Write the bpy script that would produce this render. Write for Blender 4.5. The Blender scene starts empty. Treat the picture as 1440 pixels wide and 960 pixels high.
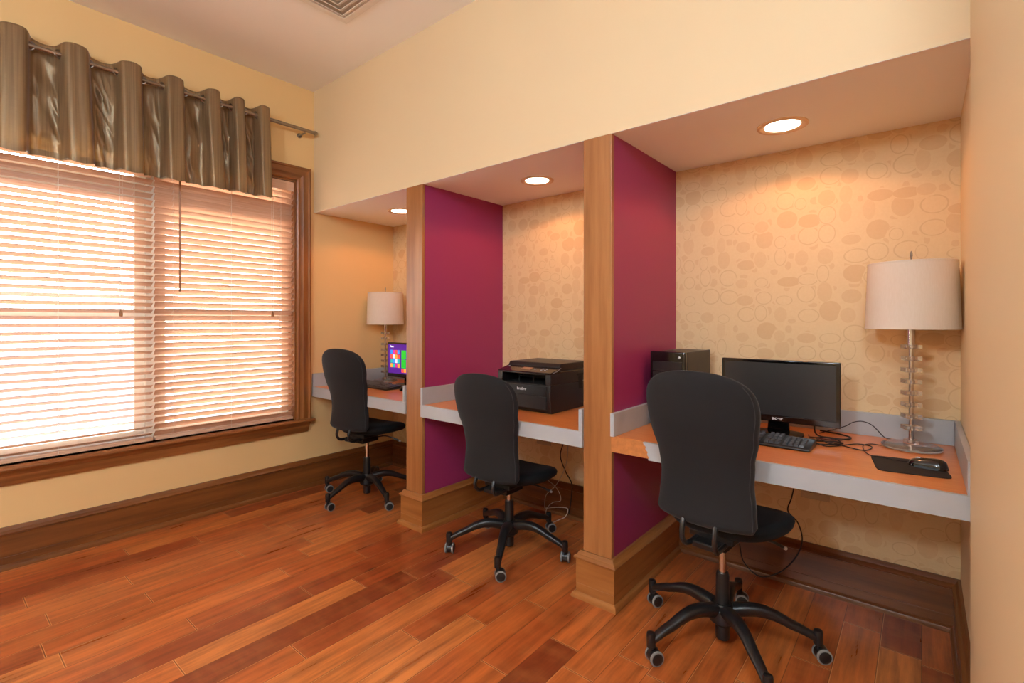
import bpy, bmesh, math, random
from mathutils import Vector, Matrix, noise
random.seed(7)
S = bpy.context.scene
COL = S.collection
PI = math.pi
def R(a): return math.radians(a)

# ------------------------------------------------------------------ camera
CAMH = 1.27
YAW = 39.57
F = 697.0
cam_d = bpy.data.cameras.new('camera'); cam = bpy.data.objects.new('camera', cam_d); COL.objects.link(cam)
cam.location = (0, 0, CAMH); cam.rotation_euler = (R(90), 0, R(YAW))
cam_d.sensor_width = 36; cam_d.lens = F / 1440 * 36; cam_d.shift_y = -30 / 1440; cam_d.clip_start = .03
S.camera = cam
cy, sy = math.cos(R(YAW)), math.sin(R(YAW))
def at(px, py, Y):
    """world point on the vertical plane y = Y seen at photo pixel px, py"""
    u = (px - 720) / F
    t = Y / (u * sy + cy)
    return Vector((t * (u * cy - sy), Y, CAMH + (450 - py) / F * t))
def on_z(px, py, z):
    t = (CAMH - z) * F / (py - 450); u = (px - 720) / F
    return Vector((t * (u * cy - sy), t * (u * sy + cy), z))

# ------------------------------------------------------------------ nodes
def srgb(r, g, b):
    def f(c):
        c /= 255
        return c / 12.92 if c <= .04045 else ((c + .055) / 1.055) ** 2.4
    return (f(r), f(g), f(b), 1)
class NT:
    def __init__(s, name):
        s.m = bpy.data.materials.new(name); s.m.use_nodes = True
        s.t = s.m.node_tree; s.t.nodes.clear()
        s.out = s.t.nodes.new('ShaderNodeOutputMaterial')
        s.b = s.t.nodes.new('ShaderNodeBsdfPrincipled')
        s.link(s.b.outputs[0], s.out.inputs[0])
    def link(s, a, b): s.t.links.new(a, b)
    def put(s, sock, v):
        if hasattr(v, 'is_output') or hasattr(v, 'links'): s.link(v, sock)
        elif v is not None: sock.default_value = v
    def n(s, typ, **kw):
        nd = s.t.nodes.new(typ)
        for k, v in kw.items(): setattr(nd, k, v)
        return nd
    def math(s, op, a, b=None, c=None):
        nd = s.n('ShaderNodeMath', operation=op)
        s.put(nd.inputs[0], a)
        if b is not None: s.put(nd.inputs[1], b)
        if c is not None: s.put(nd.inputs[2], c)
        return nd.outputs[0]
    def sep(s, v):
        nd = s.n('ShaderNodeSeparateXYZ'); s.link(v, nd.inputs[0]); return nd.outputs
    def comb(s, x, y, z=0.0):
        nd = s.n('ShaderNodeCombineXYZ')
        for i, v in enumerate((x, y, z)): s.put(nd.inputs[i], v)
        return nd.outputs[0]
    def obj(s): return s.n('ShaderNodeTexCoord').outputs['Object']
    def noise(s, vec, scale, detail=3, rough=.5, dim='3D'):
        nd = s.n('ShaderNodeTexNoise', noise_dimensions=dim)
        if vec is not None: s.link(vec, nd.inputs['Vector'])
        nd.inputs['Scale'].default_value = scale; nd.inputs['Detail'].default_value = detail
        nd.inputs['Roughness'].default_value = rough
        return nd.outputs[0]
    def mix(s, fac, a, b, mode='MIX'):
        nd = s.n('ShaderNodeMix', data_type='RGBA', blend_type=mode)
        s.put(nd.inputs[0], fac); s.put(nd.inputs[6], a); s.put(nd.inputs[7], b)
        return nd.outputs[2]
    def ramp(s, fac, stops, interp='LINEAR'):
        nd = s.n('ShaderNodeValToRGB'); s.link(fac, nd.inputs[0])
        cr = nd.color_ramp; cr.interpolation = interp
        while len(cr.elements) < len(stops): cr.elements.new(.5)
        for e, (p, c) in zip(cr.elements, stops): e.position = p; e.color = c
        return nd.outputs[0]
    def mapv(s, vec, scale):
        nd = s.n('ShaderNodeMapping'); s.link(vec, nd.inputs[0]); nd.inputs['Scale'].default_value = scale
        return nd.outputs[0]
    def bump(s, h, strength=.2, dist=.002):
        nd = s.n('ShaderNodeBump'); s.link(h, nd.inputs['Height'])
        nd.inputs['Strength'].default_value = strength; nd.inputs['Distance'].default_value = dist
        s.link(nd.outputs[0], s.b.inputs['Normal'])
    def base(s, c): s.put(s.b.inputs['Base Color'], c)
    def set(s, **kw):
        names = dict(rough='Roughness', metal='Metallic', spec='Specular IOR Level', ior='IOR', trans='Transmission Weight',
                     coat='Coat Weight', coatr='Coat Roughness', sheen='Sheen Weight', sheenr='Sheen Roughness', alpha='Alpha')
        for k, v in kw.items(): s.put(s.b.inputs[names[k]], v)
        return s

def plain(name, col, rough=.5, metal=0, var=.06, vscale=30, spec=.5, coat=0, bump=0, bscale=200):
    t = NT(name); v = t.obj()
    nz = t.noise(v, vscale, 2)
    dark = tuple(c * (1 - var * 2) for c in col[:3]) + (1,)
    lite = tuple(min(1, c * (1 + var)) for c in col[:3]) + (1,)
    t.base(t.ramp(nz, [(.3, dark), (.7, lite)]))
    t.set(rough=rough, metal=metal, spec=spec, coat=coat)
    if bump: t.bump(t.noise(v, bscale, 2), bump, .001)
    return t.m

def paint(name, col, rough=.55, marks=False):
    t = NT(name); v = t.obj()
    nz = t.noise(v, 1.3, 3)
    d = tuple(c * .96 for c in col[:3]) + (1,)
    c = t.mix(nz, d, col)
    if marks:
        # small scuff marks with their own shape
        s = t.mapv(v, (9, 9, 2.2)); mk = t.noise(s, 1.1, 2)
        k = t.ramp(mk, [(.80, (0, 0, 0, 1)), (.83, (1, 1, 1, 1))])
        c = t.mix(t.math('MULTIPLY', k, .35), c, tuple(x * .6 for x in col[:3]) + (1,))
    t.base(c); t.set(rough=rough, spec=.35)
    t.bump(t.noise(v, 160, 2), .12, .001)
    return t.m

def wood(name, c_dark, c_mid, c_lite, axis=2, rough=.32, knots=True, coat=.25, scale=1.0):
    t = NT(name); v = t.obj()
    sc = [22 * scale] * 3; sc[axis] = 1.4 * scale
    g = t.noise(t.mapv(v, tuple(sc)), 1.0, 5, .6)
    sc2 = [110] * 3; sc2[axis] = 4
    fine = t.noise(t.mapv(v, tuple(sc2)), 1.0, 3)
    c = t.ramp(g, [(.28, c_dark), (.5, c_mid), (.72, c_lite)])
    c = t.mix(t.math('MULTIPLY', fine, .35), c, c_dark)
    if knots:
        sk = [5.0] * 3; sk[axis] = 2.6
        vo = t.n('ShaderNodeTexVoronoi'); t.link(t.mapv(v, tuple(sk)), vo.inputs['Vector']); vo.inputs['Scale'].default_value = 1
        k = t.ramp(vo.outputs['Distance'], [(.035, (1, 1, 1, 1)), (.085, (0, 0, 0, 1))])
        c = t.mix(t.math('MULTIPLY', k, .75), c, tuple(x * .35 for x in c_dark[:3]) + (1,))
    t.base(c); t.set(rough=rough, coat=coat, coatr=.2)
    t.bump(fine, .08, .001)
    return t.m

# ------------------------------------------------------------------ materials
M = {}
M['wall'] = paint('golden_wall_paint', srgb(230, 205, 164), marks=False)
M['wall_left'] = paint('golden_wall_paint_scuffed', srgb(236, 199, 140), marks=True)
M['ceiling'] = paint('ceiling_paint', srgb(250, 248, 242), .8)
M['purple'] = paint('plum_paint', srgb(160, 54, 102), .42, marks=False)
M['white'] = plain('white_enamel', srgb(235, 230, 220), .4, var=.02)
M['honey'] = wood('honey_pine', srgb(140, 86, 44), srgb(168, 110, 62), srgb(184, 128, 76), 2)
M['honey_x'] = wood('honey_pine_lengthwise', srgb(136, 82, 38), srgb(164, 104, 52), srgb(182, 122, 64), 0)
M['honey_y'] = wood('honey_pine_depthwise', srgb(136, 82, 38), srgb(164, 104, 52), srgb(182, 122, 64), 1)
M['oak_x'] = wood('brown_trim_lengthwise', srgb(84, 46, 20), srgb(116, 66, 30), srgb(134, 80, 38), 0)
M['oak_y'] = wood('brown_trim_depthwise', srgb(90, 50, 22), srgb(122, 72, 33), srgb(142, 88, 42), 1)
M['casing_y'] = wood('window_oak_horizontal', srgb(108, 62, 26), srgb(146, 90, 44), srgb(170, 110, 58), 1)
M['casing_z'] = wood('window_oak_vertical', srgb(112, 64, 28), srgb(150, 94, 46), srgb(172, 112, 60), 2)
M['black_plastic'] = plain('black_plastic', srgb(26, 26, 27), .33, var=.1, bump=.1, bscale=500)
M['black_gloss'] = plain('black_gloss_plastic', srgb(10, 10, 11), .12, var=.05, coat=.4)
M['black_satin'] = plain('dark_brown_black_plastic', srgb(30, 27, 26), .38, var=.08, bump=.15, bscale=700)
M['tower_side'] = plain('dark_steel_panel', srgb(60, 52, 46), .42, metal=.3, var=.05)
M['tyre'] = plain('grey_tyre', srgb(136, 135, 132), .5, var=.05)
M['chrome'] = plain('chrome', srgb(205, 200, 196), .16, 1, var=.03)
M['nickel'] = plain('brushed_nickel', srgb(160, 150, 138), .28, 1, var=.05)
M['silver'] = plain('silver_plastic', srgb(190, 190, 192), .3, .6, var=.03)
M['grey_lam'] = plain('grey_laminate', srgb(176, 179, 182), .42, var=.02, vscale=12)
M['outlet'] = plain('cream_outlet_plastic', srgb(196, 170, 136), .4, var=.02)
M['cable_black'] = plain('black_cable', srgb(22, 18, 20), .45)
M['cable_white'] = plain('pale_cable', srgb(190, 178, 170), .45)
M['cable_red'] = plain('dark_red_cable', srgb(96, 22, 20), .45)
M['logo'] = plain('silver_lettering', srgb(225, 225, 225), .35, var=.0)
M['screen_off'] = plain('dark_screen', srgb(44, 44, 44), .3, var=.02)
M['key'] = plain('dark_keycap', srgb(76, 80, 86), .3, var=.05)
M['pad'] = plain('black_mouse_pad', srgb(30, 25, 23), .75, bump=.4, bscale=900)
M['slot'] = plain('black_recess', srgb(6, 6, 6), .6)

def mk_fabric(name, c, sheen=.4):
    t = NT(name); v = t.obj()
    w = t.noise(v, 420, 2); w2 = t.noise(v, 6, 3)
    t.base(t.mix(w2, tuple(x * .8 for x in c[:3]) + (1,), c))
    t.set(rough=.85, sheen=sheen, sheenr=.4, spec=.25); t.bump(w, .35, .001)
    return t.m
M['chair_fabric'] = mk_fabric('charcoal_chair_fabric', srgb(34, 33, 34), .12)
M['seat_fabric'] = mk_fabric('black_seat_fabric', srgb(17, 17, 18), .05)
M['piping'] = mk_fabric('grey_piping', srgb(62, 60, 60), .1)

# wood floor
def mk_floor():
    t = NT('reddish_plank_floor'); v = t.obj(); x, y, z = t.sep(v)
    W = .127
    xs = t.math('DIVIDE', x, W); row = t.math('FLOOR', xs)
    wn = t.n('ShaderNodeTexWhiteNoise', noise_dimensions='1D'); t.link(row, wn.inputs['W'])
    L = t.math('MULTIPLY_ADD', wn.outputs['Value'], .5, .75)
    ys = t.math('ADD', t.math('DIVIDE', y, L), t.math('MULTIPLY', wn.outputs['Value'], 37.3))
    # planks of two lengths in each row
    colf = t.math('FLOOR', ys)
    w2 = t.n('ShaderNodeTexWhiteNoise', noise_dimensions='2D'); t.link(t.comb(row, colf), w2.inputs['Vector'])
    pid = w2.outputs['Value']
    w3 = t.n('ShaderNodeTexWhiteNoise', noise_dimensions='2D'); t.link(t.comb(colf, row), w3.inputs['Vector'])
    pid2 = w3.outputs['Value']
    # grain
    gv = t.comb(t.math('MULTIPLY_ADD', pid, 31, t.math('MULTIPLY', x, 26)), t.math('MULTIPLY_ADD', pid2, 17, t.math('MULTIPLY', y, 2.2)))
    g = t.noise(gv, 1.0, 6, .62)
    fv = t.comb(t.math('MULTIPLY', x, 170), t.math('MULTIPLY', y, 9)); fine = t.noise(fv, 1.0, 3)
    fig = t.noise(t.comb(t.math('MULTIPLY_ADD', pid, 9, t.math('MULTIPLY', x, 5)), t.math('MULTIPLY', y, 11)), 1.0, 4, .6)
    base = t.ramp(pid, [(0, srgb(148, 66, 34)), (.14, srgb(182, 86, 42)), (.42, srgb(208, 108, 50)), (.72, srgb(222, 122, 58)), (1, srgb(228, 138, 70))])
    c = t.mix(t.math('MULTIPLY', t.ramp(g, [(.35, (1, 1, 1, 1)), (.62, (0, 0, 0, 1))]), .6), base, srgb(86, 36, 18))
    c = t.mix(t.math('MULTIPLY', fine, .30), c, srgb(98, 44, 20))
    c = t.mix(t.math('MULTIPLY', t.ramp(fig, [(.45, (0, 0, 0, 1)), (.7, (1, 1, 1, 1))]), .22), c, srgb(206, 132, 72))
    # knots
    vo = t.n('ShaderNodeTexVoronoi'); t.link(t.comb(t.math('MULTIPLY', x, 4.2), t.math('MULTIPLY', y, 1.6)), vo.inputs['Vector']); vo.inputs['Scale'].default_value = 1
    k = t.ramp(vo.outputs['Distance'], [(.03, (1, 1, 1, 1)), (.075, (0, 0, 0, 1))])
    c = t.mix(t.math('MULTIPLY', k, .7), c, srgb(48, 20, 12))
    # seams
    fx = t.math('FRACT', xs); ex = t.math('MINIMUM', fx, t.math('SUBTRACT', 1.0, fx))
    fy = t.math('FRACT', ys); ey = t.math('MULTIPLY', t.math('MINIMUM', fy, t.math('SUBTRACT', 1.0, fy)), L)
    sx = t.math('LESS_THAN', ex, .010); sy_ = t.math('LESS_THAN', ey, .0016)
    seam = t.math('MAXIMUM', sx, sy_)
    c = t.mix(t.math('MULTIPLY', seam, .65), c, srgb(60, 26, 14))
    # pale worn bevel beside some seams
    px_ = t.math('MULTIPLY', t.math('LESS_THAN', t.math('ABSOLUTE', t.math('SUBTRACT', fx, .022)), .007), t.math('GREATER_THAN', pid2, .5))
    py_ = t.math('LESS_THAN', t.math('ABSOLUTE', t.math('SUBTRACT', ey, .003)), .001)
    c = t.mix(t.math('MULTIPLY', t.math('MAXIMUM', px_, py_), .7), c, srgb(226, 168, 112))
    t.base(c)
    t.set(rough=t.math('MULTIPLY_ADD', g, .16, .22), coat=.25, coatr=.16, spec=.5)
    h = t.math('SUBTRACT', t.math('MULTIPLY', g, .25), t.math('MULTIPLY', seam, 1.0))
    t.bump(h, .25, .0015)
    return t.m
M['floor'] = mk_floor()

def mk_wallpaper():
    t = NT('oval_wallpaper'); v = t.obj(); x, y, z = t.sep(v)
    def layer(off, scale, rnd, lo, hi):
        P = t.comb(t.math('ADD', x, off), t.math('ADD', z, off * .7))
        vo = t.n('ShaderNodeTexVoronoi', voronoi_dimensions='2D'); t.link(P, vo.inputs['Vector'])
        vo.inputs['Scale'].default_value = scale; vo.inputs['Randomness'].default_value = rnd
        px, pz, _ = t.sep(P); qx, qz, _ = t.sep(vo.outputs['Position'])
        cr = t.n('ShaderNodeSeparateColor'); t.link(vo.outputs['Color'], cr.inputs[0])
        a = t.math('MULTIPLY_ADD', cr.outputs[0], hi - lo, lo); b = t.math('MULTIPLY_ADD', cr.outputs[1], hi - lo, lo)
        lx = t.math('DIVIDE', t.math('SUBTRACT', px, qx), a); lz = t.math('DIVIDE', t.math('SUBTRACT', pz, qz), b)
        d = t.math('SQRT', t.math('ADD', t.math('MULTIPLY', lx, lx), t.math('MULTIPLY', lz, lz)))
        return d, cr.outputs[2], cr.outputs[0]
    d, k, k2 = layer(0.0, 11.0, .5, .022, .050)
    fill = t.math('MULTIPLY', t.math('LESS_THAN', d, 1.0), t.math('GREATER_THAN', k, .48))
    ring = t.math('MULTIPLY', t.math('LESS_THAN', t.math('ABSOLUTE', t.math('SUBTRACT', d, .93)), .06), t.math('LESS_THAN', k, .48))
    d2, kk, _ = layer(3.37, 13.0, .8, .010, .022)
    free = t.math('GREATER_THAN', d, 1.25)
    dots = t.math('MULTIPLY', t.math('LESS_THAN', d2, 1.0), free)
    base = t.mix(t.noise(v, 90, 2), srgb(226, 196, 150), srgb(233, 205, 160))
    c = t.mix(t.math('MULTIPLY', fill, t.math('MULTIPLY_ADD', k2, .25, .16)), base, srgb(204, 156, 106))
    c = t.mix(t.math('MULTIPLY', ring, .38), c, srgb(196, 158, 112))
    c = t.mix(t.math('MULTIPLY', dots, .3), c, srgb(206, 160, 112))
    t.base(c); t.set(rough=.6, spec=.3)
    return t.m
M['paper'] = mk_wallpaper()

def mk_desktop():
    t = NT('orange_woodgrain_laminate'); v = t.obj()
    g = t.noise(t.mapv(v, (6, 60, 6)), 1.0, 4); s = t.noise(v, 320, 2)
    c = t.ramp(g, [(.3, srgb(216, 126, 60)), (.7, srgb(228, 144, 76))])
    c = t.mix(t.math('MULTIPLY', s, .25), c, srgb(176, 92, 46))
    t.base(c); t.set(rough=.3, spec=.5, coat=.15)
    return t.m
M['desktop'] = mk_desktop()
M['particle'] = plain('exposed_particle_board', srgb(196, 122, 62), .75, var=.08, vscale=60, bump=.3, bscale=300)
M['slat'] = None
def mk_slat():
    t = NT('pale_wood_slat'); v = t.obj()
    g = t.noise(t.mapv(v, (90, 3, 90)), 1.0, 3)
    t.base(t.ramp(g, [(.3, srgb(212, 168, 138)), (.7, srgb(226, 190, 162))])); t.set(rough=.35, spec=.5)
    return t.m
M['slat'] = mk_slat()
def mk_valance():
    t = NT('bronze_taffeta'); v = t.obj(); x, y, z = t.sep(v)
    st = t.noise(t.comb(t.math('MULTIPLY', y, 150), t.math('MULTIPLY', z, 1.5), t.math('MULTIPLY', x, 60)), 1.0, 3)
    th = t.noise(t.comb(t.math('MULTIPLY', y, 20), t.math('MULTIPLY', z, 260), 0.0), 1.0, 2)
    c = t.ramp(st, [(.25, srgb(150, 128, 96)), (.5, srgb(184, 160, 122)), (.78, srgb(212, 184, 140))])
    c = t.mix(t.math('MULTIPLY', th, .25), c, srgb(96, 78, 58))
    t.base(c); t.set(rough=.36, sheen=.5, sheenr=.3, spec=.6, metal=.35)
    tr = t.n('ShaderNodeBsdfTranslucent'); t.link(t.mix(.5, c, srgb(210, 170, 110)), tr.inputs[0])
    mx = t.n('ShaderNodeMixShader'); mx.inputs[0].default_value = .5
    t.link(t.b.outputs[0], mx.inputs[1]); t.link(tr.outputs[0], mx.inputs[2]); t.link(mx.outputs[0], t.out.inputs[0])
    t.bump(st, .15, .001)
    return t.m
M['valance'] = mk_valance()
def mk_shade():
    t = NT('cream_linen_shade'); v = t.obj()
    w = t.noise(t.mapv(v, (300, 300, 40)), 1.0, 2)
    c = t.mix(w, srgb(240, 230, 214), srgb(250, 242, 230))
    t.base(c); t.set(rough=.75, spec=.2)
    tr = t.n('ShaderNodeBsdfTranslucent'); t.link(c, tr.inputs[0])
    mx = t.n('ShaderNodeMixShader'); mx.inputs[0].default_value = .3
    t.link(t.b.outputs[0], mx.inputs[1]); t.link(tr.outputs[0], mx.inputs[2]); t.link(mx.outputs[0], t.out.inputs[0])
    return t.m
M['shade'] = mk_shade()
def mk_acrylic():
    t = NT('clear_acrylic'); v = t.obj()
    t.base(t.mix(t.noise(v, 40, 1), srgb(250, 246, 240), srgb(244, 240, 234)))
    t.set(rough=.03, trans=.93, ior=1.42, spec=.5); return t.m
M['acrylic'] = mk_acrylic()
def mk_glass():
    # thin clear pane: mostly lets light straight through, with a fresnel reflection
    t = NT('window_glass'); v = t.obj()
    tp = t.n('ShaderNodeBsdfTransparent'); gl = t.n('ShaderNodeBsdfGlossy'); gl.inputs['Roughness'].default_value = .02
    t.link(t.mix(t.noise(v, 2, 1), (.95, .97, .96, 1), (.97, .98, .97, 1)), tp.inputs[0])
    fr = t.n('ShaderNodeFresnel'); fr.inputs[0].default_value = 1.35
    mx = t.n('ShaderNodeMixShader'); t.link(fr.outputs[0], mx.inputs[0]); t.link(tp.outputs[0], mx.inputs[1]); t.link(gl.outputs[0], mx.inputs[2])
    t.link(mx.outputs[0], t.out.inputs[0]); t.t.nodes.remove(t.b)
    return t.m
M['glass'] = mk_glass()
def emis(name, col, strength):
    t = NT(name); t.base(col); t.put(t.b.inputs['Emission Color'], t.mix(t.noise(t.obj(), 5, 1), col, col))
    t.b.inputs['Emission Strength'].default_value = strength; t.set(rough=.4)
    return t.m
M['lens'] = emis('lit_downlight_lens', (1, .9, .7, 1), 9)
M['globe'] = emis('fill_light_glass', (1, .92, .78, 1), 5)
M['ground'] = plain('outdoor_gravel', srgb(74, 78, 88), .9, var=.4, vscale=3)

# ------------------------------------------------------------------ mesh helpers
def bx(bm, x0, x1, y0, y1, z0, z1, mi=0):
    vs = [bm.verts.new((x, y, z)) for z in (z0, z1) for y in (y0, y1) for x in (x0, x1)]
    for f in ((0, 2, 3, 1), (4, 5, 7, 6), (0, 1, 5, 4), (2, 6, 7, 3), (0, 4, 6, 2), (1, 3, 7, 5)):
        fc = bm.faces.new([vs[i] for i in f]); fc.material_index = mi
    return vs
def frame_of(d):
    d = d.normalized(); a = Vector((0, 0, 1)) if abs(d.z) < .9 else Vector((1, 0, 0))
    u = d.cross(a).normalized(); return u, d.cross(u).normalized()
def loft(bm, rings, cap=True, mi=0, closed=True):
    vr = [[bm.verts.new(p) for p in r] for r in rings]
    n = len(vr[0])
    for a, b in zip(vr, vr[1:]):
        for i in range(n if closed else n - 1):
            j = (i + 1) % n
            f = bm.faces.new((a[i], a[j], b[j], b[i])); f.material_index = mi
    if cap:
        f = bm.faces.new(list(reversed(vr[0]))); f.material_index = mi
        f = bm.faces.new(vr[-1]); f.material_index = mi
    return vr
def tube(bm, pts, r, n=10, mi=0, cap=True, flat=1.0):
    pts = [Vector(p) for p in pts]; rings = []
    u = None
    for i, p in enumerate(pts):
        d = (pts[min(i + 1, len(pts) - 1)] - pts[max(i - 1, 0)]).normalized()
        if u is None: u, w = frame_of(d)
        else:
            u = (u - d * u.dot(d)).normalized(); w = d.cross(u)
        rr = r[i] if isinstance(r, (list, tuple)) else r
        rings.append([p + u * rr * math.cos(2 * PI * k / n) + w * rr * flat * math.sin(2 * PI * k / n) for k in range(n)])
    loft(bm, rings, cap, mi)
def smooth_path(pts, k=8):
    pts = [Vector(p) for p in pts]; out = []
    P = [pts[0] * 2 - pts[1]] + pts + [pts[-1] * 2 - pts[-2]]
    for i in range(1, len(P) - 2):
        for j in range(k):
            t = j / k; a, b, c, d = P[i - 1], P[i], P[i + 1], P[i + 2]
            out.append(.5 * ((2 * b) + (c - a) * t + (2 * a - 5 * b + 4 * c - d) * t * t + (-a + 3 * b - 3 * c + d) * t ** 3))
    out.append(pts[-1]); return out
def lathe(bm, prof, n=32, c=(0, 0, 0), mi=0, cap=True):
    rings = [[Vector((c[0] + r * math.cos(2 * PI * k / n), c[1] + r * math.sin(2 * PI * k / n), c[2] + z)) for k in range(n)] for r, z in prof]
    return loft(bm, rings, cap, mi)
def lathe_axis(bm, prof, o, ax, n=24, mi=0):
    ax = Vector(ax).normalized(); u, w = frame_of(ax); o = Vector(o)
    rings = [[o + ax * h + u * r * math.cos(2 * PI * k / n) + w * r * math.sin(2 * PI * k / n) for k in range(n)] for r, h in prof]
    loft(bm, rings, True, mi)
def prism(bm, prof, x0, x1, axis=0, mi=0):
    """extrude a closed profile; axis 0: profile is (y,z); axis 1: (x,z); axis 2: (x,y)"""
    def P(a, b, c):
        return (c, a, b) if axis == 0 else ((a, c, b) if axis == 1 else (a, b, c))
    loft(bm, [[Vector(P(a, b, x0)) for a, b in prof], [Vector(P(a, b, x1)) for a, b in prof]], True, mi)
def sweep(bm, path, prof, mi=0, side=1):
    """sweep a profile of (outward offset, z) along an xy polyline with mitred corners; outward is to the right of travel * side"""
    path = [Vector((p[0], p[1])) for p in path]; rings = []
    for i, p in enumerate(path):
        dirs = []
        if i > 0: dirs.append((path[i] - path[i - 1]).normalized())
        if i < len(path) - 1: dirs.append((path[i + 1] - path[i]).normalized())
        ns = [Vector((d.y, -d.x)) * side for d in dirs]
        n = ns[0] if len(ns) == 1 else (ns[0] + ns[1]) / (1 + ns[0].dot(ns[1]))
        rings.append([Vector((p.x + n.x * o, p.y + n.y * o, z)) for o, z in prof])
    loft(bm, rings, True, mi)
def obj(name, bm, mats, parent=None, smooth=True, angle=35, bevel=0, seg=2, kind=None, loc=None):
    bmesh.ops.recalc_face_normals(bm, faces=bm.faces)
    me = bpy.data.meshes.new(name); bm.to_mesh(me); bm.free()
    for m in (mats if isinstance(mats, (list, tuple)) else [mats]): me.materials.append(m)
    if smooth:
        for p in me.polygons: p.use_smooth = True
        me.set_sharp_from_angle(angle=R(angle))
    o = bpy.data.objects.new(name, me); COL.objects.link(o)
    if parent: o.parent = parent
    if loc: o.location = loc
    if bevel:
        b = o.modifiers.new('bevel', 'BEVEL'); b.width = bevel; b.segments = seg; b.limit_method = 'ANGLE'; b.angle_limit = R(40)
    if kind: o['kind'] = kind
    return o
def B(): return bmesh.new()
def thing(name, label, cat, loc=(0, 0, 0), rz=0, group=None):
    o = bpy.data.objects.new(name, None); COL.objects.link(o); o.empty_display_size = .1
    o.location = loc; o.rotation_euler = (0, 0, rz); o['label'] = label; o['category'] = cat
    if group: o['group'] = group
    return o
def tag(o, label, cat, group=None):
    o['label'] = label; o['category'] = cat
    if group: o['group'] = group
    return o
def struct(name, bm, m, **k): return obj(name, bm, m, kind='structure', **k)
def text(name, s, size, mat, parent, mtx, bold=0):
    cu = bpy.data.curves.new(name, 'FONT'); cu.body = s; cu.size = size; cu.extrude = .0004; cu.align_x = 'CENTER'; cu.align_y = 'CENTER'; cu.offset = bold
    tmp = bpy.data.objects.new('tmp', cu); COL.objects.link(tmp)
    dg = bpy.context.evaluated_depsgraph_get(); me = bpy.data.meshes.new_from_object(tmp.evaluated_get(dg))
    bpy.data.objects.remove(tmp); me.name = name
    me.transform(mtx); me.materials.clear(); me.materials.append(mat)
    o = bpy.data.objects.new(name, me); COL.objects.link(o); o.parent = parent
    return o
def copy_tree(o, parent=None):
    c = o.copy(); COL.objects.link(c)
    if parent: c.parent = parent
    for ch in list(o.children): copy_tree(ch, c)
    return c

# ------------------------------------------------------------------ room numbers
XL = -3.62; YF = 1.976; YB = 2.725; ZC = 3.03; ZS = 2.099
XR = .123                      # right side of the third bay
XW = .108                      # foreground wall surface
P1 = (-2.489, -2.340); P2 = (-1.2025, -1.060)
ZD = .757                      # desk top

# floor, ceiling
bm = B(); bx(bm, XL - .15, 3.3, -3.3, YB + .15, -.1, 0); struct('floor', bm, M['floor'], smooth=False)
bm = B(); bx(bm, XL - .15, 3.3, -3.3, YF + .1, ZC, ZC + .1); struct('ceiling', bm, M['ceiling'], smooth=False)
# window wall with its opening
WY0, WY1, WZ0, WZ1 = .06, 1.835, .523, 2.315
bm = B()
for (y0, y1, z0, z1) in ((-3.3, WY0, 0, ZC), (WY1, YB + .15, 0, ZC), (WY0, WY1, 0, WZ0), (WY0, WY1, WZ1, ZC)):
    bx(bm, XL - .16, XL, y0, y1, z0, z1)
struct('wall_left', bm, M['wall_left'], smooth=False)
# back wall of the bays (papered), side walls, wall above the bays
bm = B(); bx(bm, XL, XR + .02, YB, YB + .12, 0, ZS + .05); struct('wall_back', bm, M['paper'], smooth=False)
bm = B(); bx(bm, XL, XR, YF, YF + .12, ZS, ZC); struct('wall_upper', bm, M['wall'], smooth=False)
bm = B(); bx(bm, XL, XR, YF + .12, YB, ZS, ZS + .06)
bx(bm, XL + .001, XR, YF + .001, YF + .12, ZS - .0015, ZS)
struct('ceiling_bays', bm, M['ceiling'], smooth=False)
bm = B(); bx(bm, XR, 3.3, YF - .03, YB + .12, 0, ZC)
bx(bm, XW, 3.3, .86, YF - .03, 0, ZC)
struct('wall_right', bm, M['wall'], smooth=False, bevel=.004)
bm = B(); bx(bm, 3.2, 3.3, -3.3, .86, 0, ZC); struct('wall_far_right', bm, M['wall'], smooth=False)
bm = B(); bx(bm, XL, 3.3, -3.3, -3.2, 0, ZC); struct('wall_behind', bm, M['wall'], smooth=False)
# dividing walls: painted panels with a honey pine board on the front edge
for i, (a, b) in enumerate((P1, P2)):
    bm = B(); bx(bm, a + .002, b, YF + .02, YB, 0, ZS); struct('wall_divider_%d' % (i + 1), bm, M['purple'], smooth=False)
    bm = B(); bx(bm, a, b + .002, YF - .004, YF + .0195, .15, ZS - .001); struct('trim_%d' % (i + 1), bm, M['honey'], smooth=False, bevel=.003)
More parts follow.
